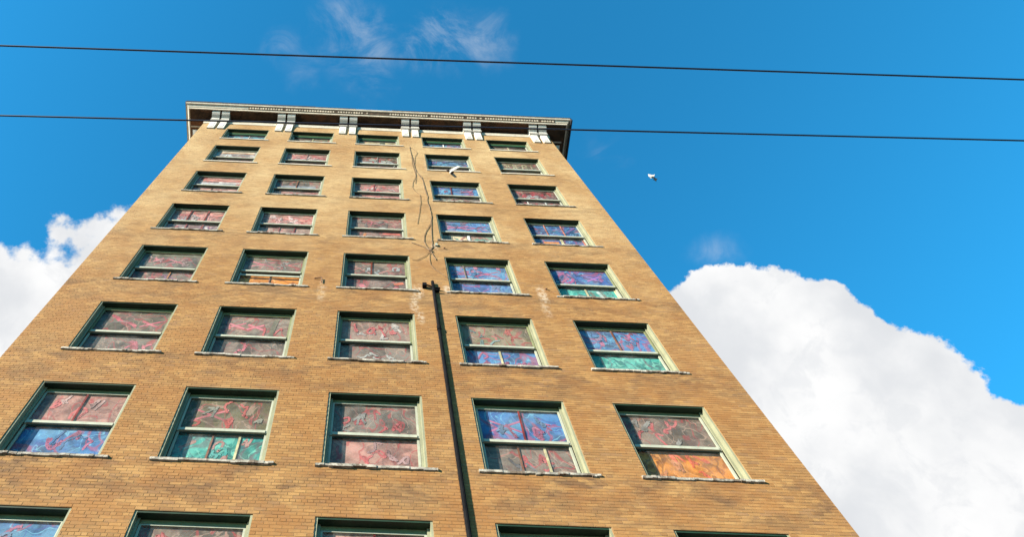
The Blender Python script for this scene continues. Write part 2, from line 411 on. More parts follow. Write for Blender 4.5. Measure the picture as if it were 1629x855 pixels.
# per window: upper board colour, lower board colour, upper battens [(u, colour, width)], lower battens, upper strokes, lower strokes
def scr(col, r, n_, w_=.035):
    out = []
    for _ in range(n_):
        u, v = r.uniform(.1, .85), r.uniform(.2, .8)
        out.append((col, w_, [(u + r.uniform(-.09, .09), v + r.uniform(-.25, .25)) for _ in range(r.randint(3, 6))]))
    return out
R_ = random.Random(5)
SPEC = {
 (0, 0): (None, lin(96, 160, 170), [], [(.55, WHT, .035)], [], scr(WHT, R_, 6, .03) + scr(NAVY, R_, 4)),
 (1, 0): (None, OLV, [], [(.52, CREAM, .05), (.97, CREAM, .04)], [], S_(CREAM, .06, [(.52, .95), (1, .95)]) + scr(TEAL, R_, 8, .05) + scr(NAVY, R_, 4)),
 (2, 0): (None, CREAM, [], [(.62, (.05, .06, .03), .22)], [], scr(OLV, R_, 5, .05) + scr((.5, .3, .05), R_, 3, .06)),
 (3, 0): (None, lin(50, 110, 150), [], [(.52, WHT, .05)], [], scr(CYAN, R_, 10, .045) + scr(NAVY, R_, 5)),
 (4, 0): (None, lin(80, 76, 50), [], [(.52, CREAM, .05)], [], scr(OLV, R_, 6, .05)),
 (0, 1): (lin(226, 222, 216), PINK, [], [], S_((.42, .16, .05), .36, [(0, .86), (1, .86)]) + S_((.60, .42, .24), .20, [(0, .98), (1, .98)]) + S_(WHT, .07, [(.24, .1), (.3, .6), (.4, .1)], [(.44, .1), (.36, .55)]) + S_(GREY, .16, [(0, .3), (.26, .35)]), S_(DRED, .07, [(.40, .3), (.41, .9)], [(.68, .4), (.69, .9)])),
 (1, 1): (PINK, PINK, [(.5, lin(200, 150, 140), .03)], [], S_(LGREY, .34, [(0, .12), (1, .12)]) + scr(RED, R_, 9, .05) + scr(WHT, R_, 5, .04) + S_(RED, .05, *X(.85, .5, .12)), scr(GREY, R_, 4, .08)),
 (2, 1): (OLV, lin(190, 120, 90), [(.50, GREY, .04)], [(.55, BRN, .09)], S_(LGREY, .42, [(0, .15), (1, .15)]) + S_(DRED, .12, wave(0, 1, .5, .06, 4)) + scr(RED, R_, 7, .05) + scr(WHT, R_, 6, .07), S_((.75, .35, .2), .25, [(.1, .3), (.55, .2)])),
 (3, 1): (lin(96, 140, 180), lin(196, 160, 140), [], [], scr(CYAN, R_, 10, .06) + scr(NAVY, R_, 7, .06) + scr(PURP, R_, 3) + S_(OLV, .16, [(0, .98), (1, .94)]), scr((.6, .25, .15), R_, 5, .05) + scr(OLV, R_, 3, .06)),
 (4, 1): (OLV, lin(226, 200, 140), [], [(.52, BRN, .05)], S_(LGREY, .28, [(0, .12), (1, .12)]) + word('DUERI', .10, .22, .84, .6, CREAM, .05) + S_(BRN, .1, [(.2, .85), (.34, .7)], [(.72, .9), (.9, .8)]), S_(BRN, .2, [(.0, .5), (.24, .5)])),
 (0, 2): (PINK, PINK, [], [(.42, BRN, .03)], S_(lin(205, 200, 200), .46, [(0, .2), (1, .2)]) + S_(DRED, .3, [(0, .85), (.2, .85)]) + S_((.55, .14, .10), .14, [(.1, .7), (.5, .62), (.96, .72)]) + S_(WHT, .12, [(.5, .45), (.98, .42)]), S_(WHT, .3, [(.72, .15), (.84, .6), (.98, .2)]) + S_(CREAM, .3, [(.3, .5), (.45, .5)])),
 (1, 2): (lin(128, 116, 100), PINK, [(.47, BRN, .04)], [], S_(lin(160, 162, 168), .44, [(0, .22), (1, .22)]), S_(WHT, .28, [(.4, .2), (.95, .4)]) + scr(RED, R_, 3)),
 (2, 2): (PINK, lin(222, 140, 130), [(.44, DRED, .045)], [], S_(GREY, .3, [(0, .3), (.16, .3)]) + S_(RED, .05, *X(.3, .6, .1)) + S_(RED, .06, *X(.74, .6, .12)) + scr(RED, R_, 8, .05) + scr(WHT, R_, 3, .05), scr(DRED, R_, 3) + scr(CREAM, R_, 4, .06)),
 (3, 2): (BLUE, lin(150, 170, 150), [(.40, DRED, .04)], [(.42, BRN, .03)], S_(LGREY, .16, [(.0, .1), (1, .1)]) + scr(NAVY, R_, 8, .06) + scr(RED, R_, 6, .035) + S_(RED, .05, *X(.75, .55, .14)) + S_(CYAN, .1, arc(.28, .45, .09, .25, 0, 300)), scr(TEAL, R_, 4, .08) + scr(RED, R_, 3) + scr(CREAM, R_, 3, .07)),
 (4, 2): (lin(120, 56, 52), lin(110, 50, 48), [], [(.30, WHT, .03), (.66, WHT, .04)], S_(WHT, .22, arc(.45, .10, .16, .34, 0, 180)) + scr(RED, R_, 9, .07) + scr(LGREY, R_, 3, .06), scr(WHT, R_, 2, .05) + scr(RED, R_, 4, .06)),
 (0, 3): (PINK, lin(205, 180, 185), [(.34, DRED, .045), (.66, DRED, .05)], [(.38, DRED, .045), (.68, DRED, .08)], S_(lin(190, 180, 184), .3, [(0, .25), (.3, .3)]) + S_(RED, .06, *X(.2, .65, .1)) + S_((.6, .16, .12), .07, *X(.5, .6, .12)) + S_((.6, .14, .1), .1, [(.68, .9), (.82, .5), (.98, .75)]) + scr((.6, .2, .2), R_, 5) + scr(LGREY, R_, 3, .08), scr(WHT, R_, 4, .08) + scr(PURP, R_, 4, .03) + scr(RED, R_, 3)),
 (1, 3): (PINK, lin(226, 190, 175), [], [(.40, DRED, .035), (.68, DRED, .04)], S_(RED, .06, wave(.1, .95, .62, .16, 2)) + S_((.62, .2, .15), .06, arc(.4, .4, .16, .3, 20, 320)) + S_((.62, .2, .15), .06, *X(.72, .5, .14)) + scr((.66, .3, .3), R_, 8, .05) + scr(WHT, R_, 4, .05), S_(RED, .05, wave(.1, .9, .5, .22, 3)) + scr(WHT, R_, 3, .08)),
 (2, 3): (lin(160, 132, 118), lin(165, 130, 120), [], [], S_(RED, .035, wave(.15, .95, .75, .06, 5)) + scr(PNK2, R_, 5, .03) + S_(LGREY, .10, [(0, .06), (1, .06)]) + S_(WHT, .14, [(.55, .05), (.62, .18), (.7, .05)]) + S_(DRED, .3, [(0, .88), (.14, .88)]) + scr(GREY, R_, 6, .05), S_(WHT, .28, [(.42, .35), (.52, .5)]) + S_(OR, .09, [(.24, .2), (.28, .9)]) + S_((.8, .12, .08), .12, [(.62, .9), (1, .9)])),
 (3, 3): (BLUE, lin(160, 190, 165), [], [(.50, WHT, .09)], S_(PNK2, .05, *X(.32, .5, .24, .8)) + S_(PNK2, .05, *X(.70, .5, .22, .8)) + S_(RED, .05, [(0, .2), (.2, .5)]) + scr(DRED, R_, 4, .03), S_((.80, .55, .35), .8, [(.2, .5), (.48, .5)]) + S_(RED, .07, [(.2, .1), (.34, .6), (.46, .95)]) + S_(TEAL, .12, arc(.75, .4, .16, .3, 0, 200)) + scr(TEAL, R_, 4, .06) + scr(WHT, R_, 2, .04)),
 (4, 3): (lin(60, 110, 170), lin(95, 120, 175), [(.34, (.45, .15, .1), .03), (.66, (.45, .15, .1), .03)], [(.55, CREAM, .09), (.96, (.4, .1, .06), .05)], S_(RED, .1, *X(.5, .55, .035)) + S_(NAVY, .06, *X(.5, .5, .15, 1.4)) + S_(CYAN, .05, *X(.48, .5, .13, 1)) + S_(NAVY, .07, *X(.82, .5, .13, 1.3)) + S_(CYAN, .05, arc(.8, .3, .1, .3, 0, 180)) + S_(PURP, .08, [(.72, .4), (.95, .9)]) + S_(NAVY, .06, [(.02, .3), (.3, .6)], [(.1, .9), (.3, .4)]), S_(OR, .62, [(.18, .5), (.50, .5)]) + S_(PURP, .06, wave(.6, .95, .5, .25, 2)) + S_(CYAN, .05, [(.6, .2), (.95, .4)])),
 (0, 4): (lin(140, 136, 126), lin(140, 128, 118), [], [(.60, (.42, .16, .06), .04)], S_((.62, .12, .16), .07, *X(.28, .6, .08, 1.4)) + S_(PNK2, .04, *X(.62, .5, .16, 1)) + S_(OLV, .14, [(0, .95), (1, .95)]) + scr((.45, .25, .25), R_, 5, .03), S_(PNK2, .12, arc(.34, .3, .05, .3, 0, 360)) + S_(PNK2, .06, *X(.78, .45, .08, 1.5)) + scr(PURP, R_, 4, .03)),
 (1, 4): (lin(150, 134, 120), OR, [], [(.50, BRN, .03)], S_(PNK2, .05, *X(.30, .55, .22, .9)) + S_(RED, .05, *X(.74, .55, .2, .9)) + S_(OLV, .12, [(0, .95), (1, .95)]) + S_(RED, .05, [(.35, .95), (.6, .85)]) + scr(LGREY, R_, 5, .03), scr((.72, .30, .06), R_, 5, .05)),
 (2, 4): (lin(146, 132, 120), lin(150, 132, 126), [(.42, (.22, .05, .03), .05)], [], S_((.55, .18, .15), .04, [(.5, .15), (.95, .85)], [(.05, .8), (.4, .2)], [(.05, .3), (.3, .7)]) + scr((.3, .32, .34), R_, 3, .05), S_(PNK2, .16, [(.22, .7), (.36, .35), (.52, .15)]) + S_(PNK2, .1, [(.68, .15), (.85, .6)]) + S_((.75, .15, .06), .12, [(.8, .75), (1, .85)])),
 (3, 4): (BLUE, lin(110, 140, 200), [(.28, lin(190, 170, 150), .03)], [], S_(RED, .05, *X(.64, .5, .22, .9)) + S_(RED, .045, *X(.24, .5, .2, .8)) + S_(RED, .13, *X(.64, .5, .04)) + S_(RED, .12, [(.82, .15), (.88, .15)], [(.84, .9), (.9, .9)], [(.44, .9), (.5, .9)]) + S_(NAVY, .05, arc(.4, .6, .05, .25, 0, 330)), S_((.75, .04, .16), .12, *X(.38, .25, .06, 1.2)) + S_(PURP, .05, [(.15, .8), (.38, .25), (.62, .75)], [(.15, .25), (.62, .25)]) + scr(LGREY, R_, 5, .05)),
 (4, 4): (lin(64, 110, 180), TEAL, [], [(.48, CREAM, .05), (.97, (.75, .6, .3), .06)], S_((.62, .08, .2), .08, arc(.24, .5, .12, .3, -120, 200)) + S_(PNK2, .06, [(.1, .2), (.3, .5)]) + S_((.5, .12, .4), .05, *X(.72, .5, .13, 1.2)) + S_(WHT, .07, [(.38, .85), (.41, .8)], [(.86, .12), (.9, .1)]) + S_(NAVY, .06, [(.3, .9), (.48, .1)], [(.9, .9), (.97, .2)], [(.46, .7), (.66, .5)]) + scr(NAVY, R_, 4, .03), S_(DRED, .09, [(.2, .4), (.34, .3), (.45, .1)], [(.55, .85), (.62, .2)], [(.75, .9), (.8, .15), (.93, .5)]) + S_(WHT, .1, [(.68, .9), (.74, .3)]) + scr(NAVY, R_, 3, .05)),
 (0, 5): (lin(128, 120, 104), GREY, [], [], S_((.70, .08, .14), .09, [(.16, .8), (.24, .7), (.3, .55), (.46, .5), (.58, .3)]) + S_(LGREY, .04, arc(.34, .3, .2, .24, 60, 190)) + S_(PNK2, .06, *X(.76, .45, .13, 1.0)) + S_(PNK2, .04, [(.76, .45), (.96, .62)]), scr(PNK2, R_, 6, .06)),
 (1, 5): (lin(160, 146, 134), GREY, [], [], S_(PNK2, .06, *X(.22, .55, .14, 1)) + S_(PNK2, .07, *X(.52, .5, .12, 1)) + scr(RED, R_, 3, .05) + S_(OLV, .12, [(.76, .1), (.8, .9)]), scr(PNK2, R_, 5, .06)),
 (2, 5): (lin(178, 150, 138), GREY, [], [], scr(WHT, R_, 7, .06) + scr(RED, R_, 6, .05), scr(WHT, R_, 6, .05)),
 (3, 5): (lin(160, 150, 120), BLUE, [], [(.5, CREAM, .05)], scr(RED, R_, 5, .05) + scr(CYAN, R_, 4, .05), scr(RED, R_, 6, .05)),
 (4, 5): (BLUE, TEAL, [(.5, BRN, .04)], [], scr(RED, R_, 6, .05) + scr(NAVY, R_, 4, .05), scr(NAVY, R_, 6, .05)),
}
for c in range(NC):
    for r in range(6, NR):
        b1 = [GREY, PINK, BLUE, OLV, lin(150, 134, 120)][(c * 2 + r) % 5]; b2 = [PINK, GREY, OR, BLUE, TEAL][(c + r * 3) % 5]
        SPEC[(c, r)] = (b1, b2, [(.5, DRED, .04)] if (c + r) % 3 == 0 else [], [(.4, BRN, .04), (.7, CREAM, .05)] if (c + r) % 2 else [],
                        S_(PNK2, .05, *X(.3, .5, .2, .9)) * ((c + r) % 2) + scr(RED, R_, 5, .05) + scr(LGREY, R_, 3, .05), scr(RED, R_, 4, .05) + scr(NAVY, R_, 3, .05))

def bmat(rgb, kind):
    key = 'sprayed_board_%s_%s' % ('_'.join('%02x' % int(c * 255) for c in rgb), kind)
    if key in _mc: return _mc[key]
    base = tuple(c * k_ for c, k_ in zip(rgb, (.66, .61, .58) if kind == 'warm' else (.60, .64, .68)))
    acc = {'warm': ((.26, .03, .035), (.30, .19, .15), (.10, .05, .045)), 'blue': ((.035, .06, .20), (.14, .34, .46), (.30, .03, .05)),
           'teal': ((.02, .07, .09), (.16, .42, .34), (.10, .03, .05)), 'orange': ((.20, .05, .01), (.55, .22, .05), (.06, .02, .01))}[kind]
    M_ = bpy.data.materials.new(key); M_.use_nodes = True; t = M_.node_tree; t.nodes.clear(); n = NT(t)
    oc = n.n('ShaderNodeTexCoord').outputs['Object']; rn = n.n('ShaderNodeObjectInfo').outputs['Random']
    v = n.vm('ADD', oc, n.n('ShaderNodeCombineXYZ', {0: n.m('MULTIPLY', rn, 41.0), 1: 0.0, 2: n.m('MULTIPLY', rn, 17.0)}).outputs[0])
    c_ = n.mix(n.step(n.noise(v, 2.2, 5, .6), .35, .65), tuple(b * .45 for b in base), tuple(min(1, b * 1.35) for b in base))
    c_ = n.mix(n.step(n.noise(v, 1.5, 4, .5, .8), .50, .60, 0, .55), c_, tuple((a + b) / 2 for a, b in zip(base, acc[1])))
    for i, (sc, wd, am) in enumerate(((1.3, .018, .62), (1.9, .012, .55), (1.0, .022, .50))):
        q = n.m('ABSOLUTE', n.m('SUBTRACT', n.noise(n.vm('ADD', v, (7.3 * i, 0, 3.1 * i)), sc, 1.5, .5, 1.2), .5))
        c_ = n.mix(n.step(q, wd * .5, wd * 1.7, am, 0.0), c_, acc[(0, 1, 2)[i]])
    c_ = n.mix(n.step(n.noise(v, 30, 4, .7), .45, .75, 0, .35), c_, tuple(b * .4 for b in base))
    n.n('ShaderNodeOutputMaterial', {0: n.n('ShaderNodeBsdfPrincipled', {'Base Color': c_, 'Roughness': .8, 'Specular IOR Level': .2}).outputs[0]})
    _mc[key] = M_; return M_
def bkind(rgb):
    r_, g_, b_ = rgb
    if r_ > 3 * b_ and r_ > .5: return 'orange'
    if g_ > r_ * 1.5 and g_ >= b_: return 'teal'
    return 'blue' if b_ > r_ * 1.3 else 'warm'
CASE = .045
def strokes(lst, x0, x1, z0, z1, y, parent, name, base=GREY):
    if not lst: return
    mb = MB(); mats = []; k = 0
    for col_, w_, pl in lst:
        kk = .05 if w_ > .25 else (.72 if col_ in (WHT, CYAN, LGREY, NAVY) and w_ < .075 else .42)
        q = cmat(tuple(a_ * (1 - kk) + b_ * kk for a_, b_ in zip(col_, base)), 'paint')
        if q not in mats: mats.append(q)
        mb.cur = mats.index(q)
        pts = []
        for _ in range(2 if len(pl) > 2 else 0):           # round the corners as a spray can does
            pl = [pl[0]] + [q2 for i in range(len(pl) - 1) for q2 in ((pl[i][0] * .75 + pl[i + 1][0] * .25, pl[i][1] * .75 + pl[i + 1][1] * .25), (pl[i][0] * .25 + pl[i + 1][0] * .75, pl[i][1] * .25 + pl[i + 1][1] * .75))] + [pl[-1]]
        for i in range(len(pl) - 1):                      # a hand-drawn wobble
            for s_ in range(2):
                f_ = s_ / 2; u = pl[i][0] * (1 - f_) + pl[i + 1][0] * f_; v = pl[i][1] * (1 - f_) + pl[i + 1][1] * f_
                pts.append((u + rnd.uniform(-.006, .006), v + rnd.uniform(-.012, .012)))
        pts.append(pl[-1])
        w_ = w_ * (1.45 if w_ <= .25 else 1); hw = w_ * .75 / 2
        P = [(min(max(x0 + u * (x1 - x0), x0 + hw), x1 - hw), min(max(z0 + v * (z1 - z0), z0 + min(hw, (z1 - z0) * .5)), z1 - min(hw, (z1 - z0) * .5))) for u, v in pts]
        w2 = w_ * .75 if len(pl) > 2 or w_ <= .3625 else min(w_, .95) * (z1 - z0 if w_ > .25 else 1)
        if w_ > .25 and len(lst[k][2]) == 2 and lst[k][1] > .25:                     # a broad painted patch
            ua, ub = P[0][0], P[-1][0]; hv = w_ / 2 * (z1 - z0); vc = z0 + (pl[0][1] + pl[1][1]) / 2 * (z1 - z0)
            mb.poly([(ua, y - .0011 * k, max(z0, vc - hv)), (ub, y - .0011 * k, max(z0, vc - hv) + .01), (ub - .02, y - .0011 * k, min(z1, vc + hv)), (ua + .015, y - .0011 * k, min(z1, vc + hv) - .01)])
        else: mb.ribbon(P, w2, y - .0011 * k)
        k += 1
    part(mb, name, mats, parent, kind='stuff')

def window(c, r):
    x0, x1, z0, z1 = opening(c, r); H = z1 - z0
    ub, lb, ubat, lbat, us, ls = SPEC[(c, r)]
    f = MB()                                              # box frame lining the opening
    f.cur = 0
    f.box(x0 + .001, x0 + CASE, .022, .30, z0 + .05, z1 - .001); f.box(x1 - CASE, x1 - .001, .022, .30, z0 + .05, z1 - .001)   # jamb linings
    f.cur = 1; f.box(x0 + CASE, x1 - CASE, .022, .30, z1 - .04, z1 - .001)                                                # head lining, its shade painted in as a darker green
    f.cur = 0
    f.box(x0 + CASE, x0 + .10, .145, .176, z0 + .05, z1 - .04); f.box(x1 - .10, x1 - CASE, .145, .176, z0 + .05, z1 - .04)
    f.cur = 2; f.box(x0 + .10, x1 - .10, .188, .215, z1 - .125, z1 - .04)
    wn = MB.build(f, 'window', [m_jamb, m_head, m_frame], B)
    part.base[wn.name] = (0, 0, 0)
    xa, xb = x0 + .10, x1 - .10
    zt = z1 - .125; zb = z0 + .05
    if r == 0:
        g_ = MB(); g_.box(xa, xb, .18, .225, zt - .22, zt - .001); part(g_, 'transom_panel', m_hgrn, wn)
        g_ = MB(); g_.box(xa, xb, .16, .19, zt - .02, zt + .012); part(g_, 'transom_rail', m_frame, wn)
        zt -= .22; zm = zt
    else:
        zm = z0 + H * (.48 if (c, r) != (1, 4) else .50) + rnd.uniform(-.05, .04) * (r > 1)
        s = MB(); ys, ye = .192, .222                      # upper sash, the outer one
        s.box(xa + .001, xa + .05, ys, ye, zm, zt - .002); s.box(xb - .05, xb - .001, ys, ye, zm, zt - .002)
        s.box(xa + .05, xb - .05, ys, ye, zt - .03, zt - .002)
        s.cur = 1; s.box(xa + .05, xb - .05, ys - .022, ye, zm, zm + .075)
        part(s, 'upper_sash', [m_sash if r not in (4, 5) else m_frame, m_sash], wn)
        p = MB(); p.poly([(xa + .05, .206, zm + .075), (xb - .05, .206, zm + .075), (xb - .05, .206, zt - .03), (xa + .05, .206, zt - .03)]); part(p, 'pane', m_glass, wn)
        bd = MB(); bd.box(xa + .03, xb - .03, .240, .252, zm + .03, zt - .002)
        bo = part(bd, 'board', bmat(ub, bkind(ub)), wn)
        strokes(us, xa + .05, xb - .05, zm + .075, zt - .03, .2385, wn, 'graffiti', ub)
        for u, cc, w_ in ubat:
            xx = xa + u * (xb - xa); lean = rnd.uniform(-.02, .02)
            q = MB(); q.prism([(xx - w_ / 2, zm + .06), (xx + w_ / 2, zm + .06), (xx + w_ / 2 + lean, zt - .03), (xx - w_ / 2 + lean, zt - .03)], .206, .222, lambda a_, p_, z_: (p_, a_, z_))
            part(q, 'batten', cmat(cc, 'batten'), wn)
    # lower sash, set back
    s = MB(); ys, ye = (.222, .262) if r else (.20, .24)
    zl = zb; lift = .0
    if (c, r) == (1, 4): lift = .16
    s.box(xa + .001, xa + .055, ys, ye, zl + lift, zm + .05 - .052 * (r == 0)); s.box(xb - .055, xb - .001, ys, ye, zl + lift, zm + .05 - .052 * (r == 0))
    s.box(xa + .055, xb - .055, ys, ye, zl + lift, zl + lift + .07)
    s.cur = 1; s.box(xa + .055, xb - .055, ys, ye, zm - .03, zm + .05 - .052 * (r == 0))
    part(s, 'lower_sash', [m_sash, m_dsash], wn)
    p = MB(); yp = (ys + ye) / 2; p.poly([(xa + .055, yp, zl + lift + .07), (xb - .055, yp, zl + lift + .07), (xb - .055, yp, zm - .03), (xa + .055, yp, zm - .03)]); part(p, 'pane', m_glass, wn)
    bd = MB(); yb = ye + .03; bd.box(xa + .02, xb - .02, yb, yb + .012, zl + .01, zm)
    part(bd, 'board', bmat(lb, bkind(lb)), wn)
    strokes(ls, xa + .055, xb - .055, zl + .07, zm - .03, yb - .0015, wn, 'graffiti', lb)
    for u, cc, w_ in lbat:
        xx = xa + u * (xb - xa); lean = rnd.uniform(-.03, .03)
        q = MB(); q.prism([(xx - w_ / 2, zl + .02), (xx + w_ / 2, zl + .02), (xx + w_ / 2 + lean, zm - .02), (xx - w_ / 2 + lean, zm - .02)], ye + .003, ye + .018, lambda a_, p_, z_: (p_, a_, z_))
        part(q, 'batten', cmat(cc, 'batten'), wn)
    # sill: worn stone with a chipped nose
    s = MB(); n_ = 26; ovl = .03 if r < 3 else .12; ovr = .19; rough = .0 if r < 2 else (.25 if r < 3 else .45)
    rr = random.Random(c * 17 + r * 5)
    prev = None; seg = 0; nose = -.05; last = (0, 0)
    for k in range(n_ + 1):
        x = x0 - ovl + (WW + ovl + ovr) * k / n_
        if rr.random() < .35: seg = rr.uniform(-.03, .035) * rough
        if rr.random() < .25: nose = -.05 + rr.uniform(-.025, .04) * rough
        for (nn, sg, xo) in ([(last[0], last[1], x - .004)] if prev and last != (nose, seg) else []) + [(nose, seg, x)]:
            yy = nn + rr.uniform(-.006, .006) * (.2 + rough); zz = z0 - .03 + sg + rr.uniform(-.007, .007) * rough
            cur = [(xo, .30, z0 + .052), (xo, yy, z0 + .022 + sg * .3), (xo, yy + .006, zz), (xo, .016, zz - .012), (xo, .30, zz - .012)]
            if prev:
                for q in range(5): s.poly([prev[q], prev[(q + 1) % 5], cur[(q + 1) % 5], cur[q]])
            else: s.poly(cur[::-1])
            prev = cur
        last = (nose, seg)
    s.poly(prev)
    # only inside the opening may the sill run back: keep its horns in front of the wall
    s.v = [((x, y, z) if x0 <= x <= x1 or y < .02 else (x, .016, z)) for x, y, z in s.v]
    part(s, 'sill', m_sill if r > 1 else m_stone, wn, fix=True)
    if (c, r) == (2, 1):
        s = MB(); s.tube([(x1 - .42, .12, z0 + .06), (x1 - .30, -.02, z0 + .38)], .018, 5); part(s, 'broken_stick', m_sash, wn)
    if (c, r) == (2, 4):
        s = MB(); s.box(x0 + .30, x0 + .38, .10, .17, z0 + .055, z0 + .20); s.cur = 1; s.box(x0 + .42, x0 + .52, .09, .17, z0 + .055, z0 + .17); part(s, 'debris', [m_white, m_pipe], wn)
    if (c, r) == (1, 4):
        s = MB(); s.box(xa + .06, xb - .06, .20, .219, zm - .22, zm - .14); part(s, 'loose_rail', m_sash, wn)
    if (c, r) in WLAB: wn['label'] = WLAB[(c, r)]
    return wn
WLAB = {(1, 4): 'raised sash window with orange boards in its lower half', (3, 3): 'window with pink crosses sprayed over blue and a cream board below',
        (4, 3): 'three-panel blue sprayed window with an orange board below', (4, 4): 'blue window with a turquoise board in its lower half',
        (4, 1): 'window with large pale letters across its upper board', (3, 4): 'blue window crossed with red spray paint', (2, 1): 'window with a broken stick on its sill'}
for c in range(NC):
    for r in range(NR): window(c, r)

# --- cornice
FY = lambda a_, p_, z_: (a_, -p_, z_ + ZT)
OL, OR_ = XL - 1.12, XR + 1.24                       # how far the cornice reaches past the walls
CR = [(.0, .62), (.55, .62), (.55, .545), (.60, .545), (.605, .665), (.64, .68), (.735, .80), (.80, .81), (.81, .87), (.83, .88), (.83, .93), (.0, .95)]
K = MB()
K.prism(CR, OL + .83, OR_ - .83, FY)
cor = part(K, 'cornice', m_stone, fix=True); part.base[cor.name] = (0, 0, 0)
def mitre(side):
    """cornice return down the side wall, joined to the front at a mitred corner"""
    mb = MB(); xw = OL + .83 if side < 0 else OR_ - .83
    n_ = len(CR); i = len(mb.v)
    sc = (.83,)
    mb.v += [(xw, -p, z + ZT) for p, z in CR] + [(xw + side * p, -p, z + ZT) for p, z in CR] + [(xw + side * p, 22.3, z + ZT) for p, z in CR]
    for s_ in (0, 1):
        for k in range(n_):
            j = (k + 1) % n_; mb.f.append([s_ * n_ + k, s_ * n_ + j, (s_ + 1) * n_ + j, (s_ + 1) * n_ + k]); mb.mi.append(0)
    mb.f.append([2 * n_ + k for k in range(n_)]); mb.mi.append(0)
    part(mb, 'cornice_return', m_stone, cor, fix=True)
mitre(-1); mitre(1)
# soffit boards, wall frieze and its lit moulding
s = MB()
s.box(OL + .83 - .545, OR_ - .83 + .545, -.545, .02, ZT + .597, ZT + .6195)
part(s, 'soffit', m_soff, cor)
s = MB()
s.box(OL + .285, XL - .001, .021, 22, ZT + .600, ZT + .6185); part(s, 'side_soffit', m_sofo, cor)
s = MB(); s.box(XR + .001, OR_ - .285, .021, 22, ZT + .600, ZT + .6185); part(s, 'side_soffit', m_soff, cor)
s = MB()
s.box(OL + .30, XL - .01, .35, .43, ZT + .55, ZT + .5995)
sr = part(s, 'soffit_rib', m_stone, cor)
for dx in (0, XR - OL - .29):
    for k in range(14):
        if dx == 0 and k == 0: continue
        o = sr.copy(); C.objects.link(o); o.parent = cor; o.location = (dx, k * 1.5, 0)
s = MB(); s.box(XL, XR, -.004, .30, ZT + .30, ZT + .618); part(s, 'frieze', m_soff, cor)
s = MB(); s.prism([(0, -.06), (.02, -.06), (.03, -.02), (.045, .0), (.045, .10), (.065, .12), (.065, .19), (.05, .21), (.05, .26), (.02, .295), (0, .295)], XL - .02, XR + .02, FY)
s.v = [(x, y if y < 0 else .016, z) for x, y, z in s.v]
part(s, 'frieze_moulding', m_stone, cor, fix=True)
g_ = MB()
rg = random.Random(9)
x = OL - .01
while x < OR_ - .02:
    x2 = min(x + rg.uniform(1.3, 2.6), OR_ + .01)
    if x < OL + 6.6 or rg.random() < .72:
        jz = rg.uniform(-.008, .012); g_ = MB(); g_.box(x, x2 - .02, -.85 + rg.uniform(-.006, .01), -.75, ZT + .932 + jz, ZT + (1.10 if x < OL + 6.6 else 1.02) + jz)
        part(g_, 'gutter_strip', m_gut, cor)
    x = x2
g_ = MB(); g_.box(OL - .022, OL + .04, -.84, 22.3, ZT + .90, ZT + .99); part(g_, 'gutter_strip', m_gut, cor); g_ = MB(); g_.box(OR_ - .04, OR_ + .03, -.84, 22.3, ZT + .62, ZT + .99); part(g_, 'gutter_strip', m_gut, cor)
# cresting ornament along the crown: small leaves, some long lost
def leaf_mesh():
    mb = MB()
    pr = [(-.045, 0), (.045, 0), (.052, .05), (.035, .085), (.012, .075), (0, .11), (-.012, .075), (-.035, .085), (-.052, .05)]
    mb.prism(pr, 0, .022, lambda a_, p_, z_: (p_, -a_ - z_ * .62, z_))
    return mb
orn = MB(); ro = random.Random(3)
g_ = MB(); g_.prism([(.640, .676), (.652, .676), (.742, .789), (.732, .797)], OL + 3.3, OR_ - .86, FY); part(g_, 'ornament_ground', mat('shade_dark_ground', (.07, .045, .03), .9, .4, 6), cor)  # dark strip paints the shade between the leaves
x = OL + 3.4
gap = (at_plane_y(586, 180, -.6).x, at_plane_y(618, 182, -.6).x)
while x < OR_ - .9:
    if not (gap[0] < x < gap[1]) and ro.random() > .13:
        lm = leaf_mesh(); sc_ = ro.uniform(.82, 1.12); i = len(orn.v)
        orn.v += [(x + a_ * sc_ + ro.uniform(-.004, .004), -.652 + b_, ZT + .682 + c_ * sc_) for a_, b_, c_ in lm.v]
        orn.f += [[i + q for q in ff] for ff in lm.f]; orn.mi += [0] * len(lm.f)
    x += .135
part(orn, 'leaf_ornament', mat('dark_grimy_ornament', (.42, .36, .28), .85, .35, 8, streak=.4), cor, kind='stuff', fix=True)

# --- brackets, in pairs over the piers
CONS = [(0, .615), (.535, .615), (.535, .565), (.50, .555), (.485, .50), (.45, .435), (.37, .37), (.28, .325), (.215, .285), (.195, .235), (.20, .20), (.175, .17), (0, .17)]
MLD = [(0, .165), (.195, .165), (.195, .135), (.155, .125), (.155, .075), (.185, .065), (.185, .03), (.13, .015), (0, .015)]
LEG = [(0, .01), (.12, .01), (.125, -.05), (.105, -.14), (.062, -.86), (.075, -.89), (.07, -.96), (.02, -.975), (0, -.975)]
def bracket(x, wdt=.40):
    a = MB(); a.prism(CONS, x, x + wdt, FY); a.prism(MLD, x - .022, x + wdt + .022, FY)
    lg = [(p, z) for p, z in LEG]
    a.prism(lg, x + .025, x + wdt - .045, FY)
    a.prism([(.09, -.22), (.113, -.22), (.088, -.68), (.06, -.68)], x + .11, x + wdt - .13, FY)           # raised panel on the leg
    a.box(x + .08, x + wdt - .10, -.083, -.05, ZT - .80, ZT - .77)
    a.v = [(xx, y if y < -1e-6 else .013, z) for xx, y, z in a.v]
    return part(a, 'bracket', m_white, cor, fix=True)
prs = []
for (px, py) in ((326.5, 203), (435.5, 207), (538, 211), (639.5, 215), (741.5, 220), (850, 225)):
    prs.append(at_plane_y(px, py, -.1).x)
b0 = None
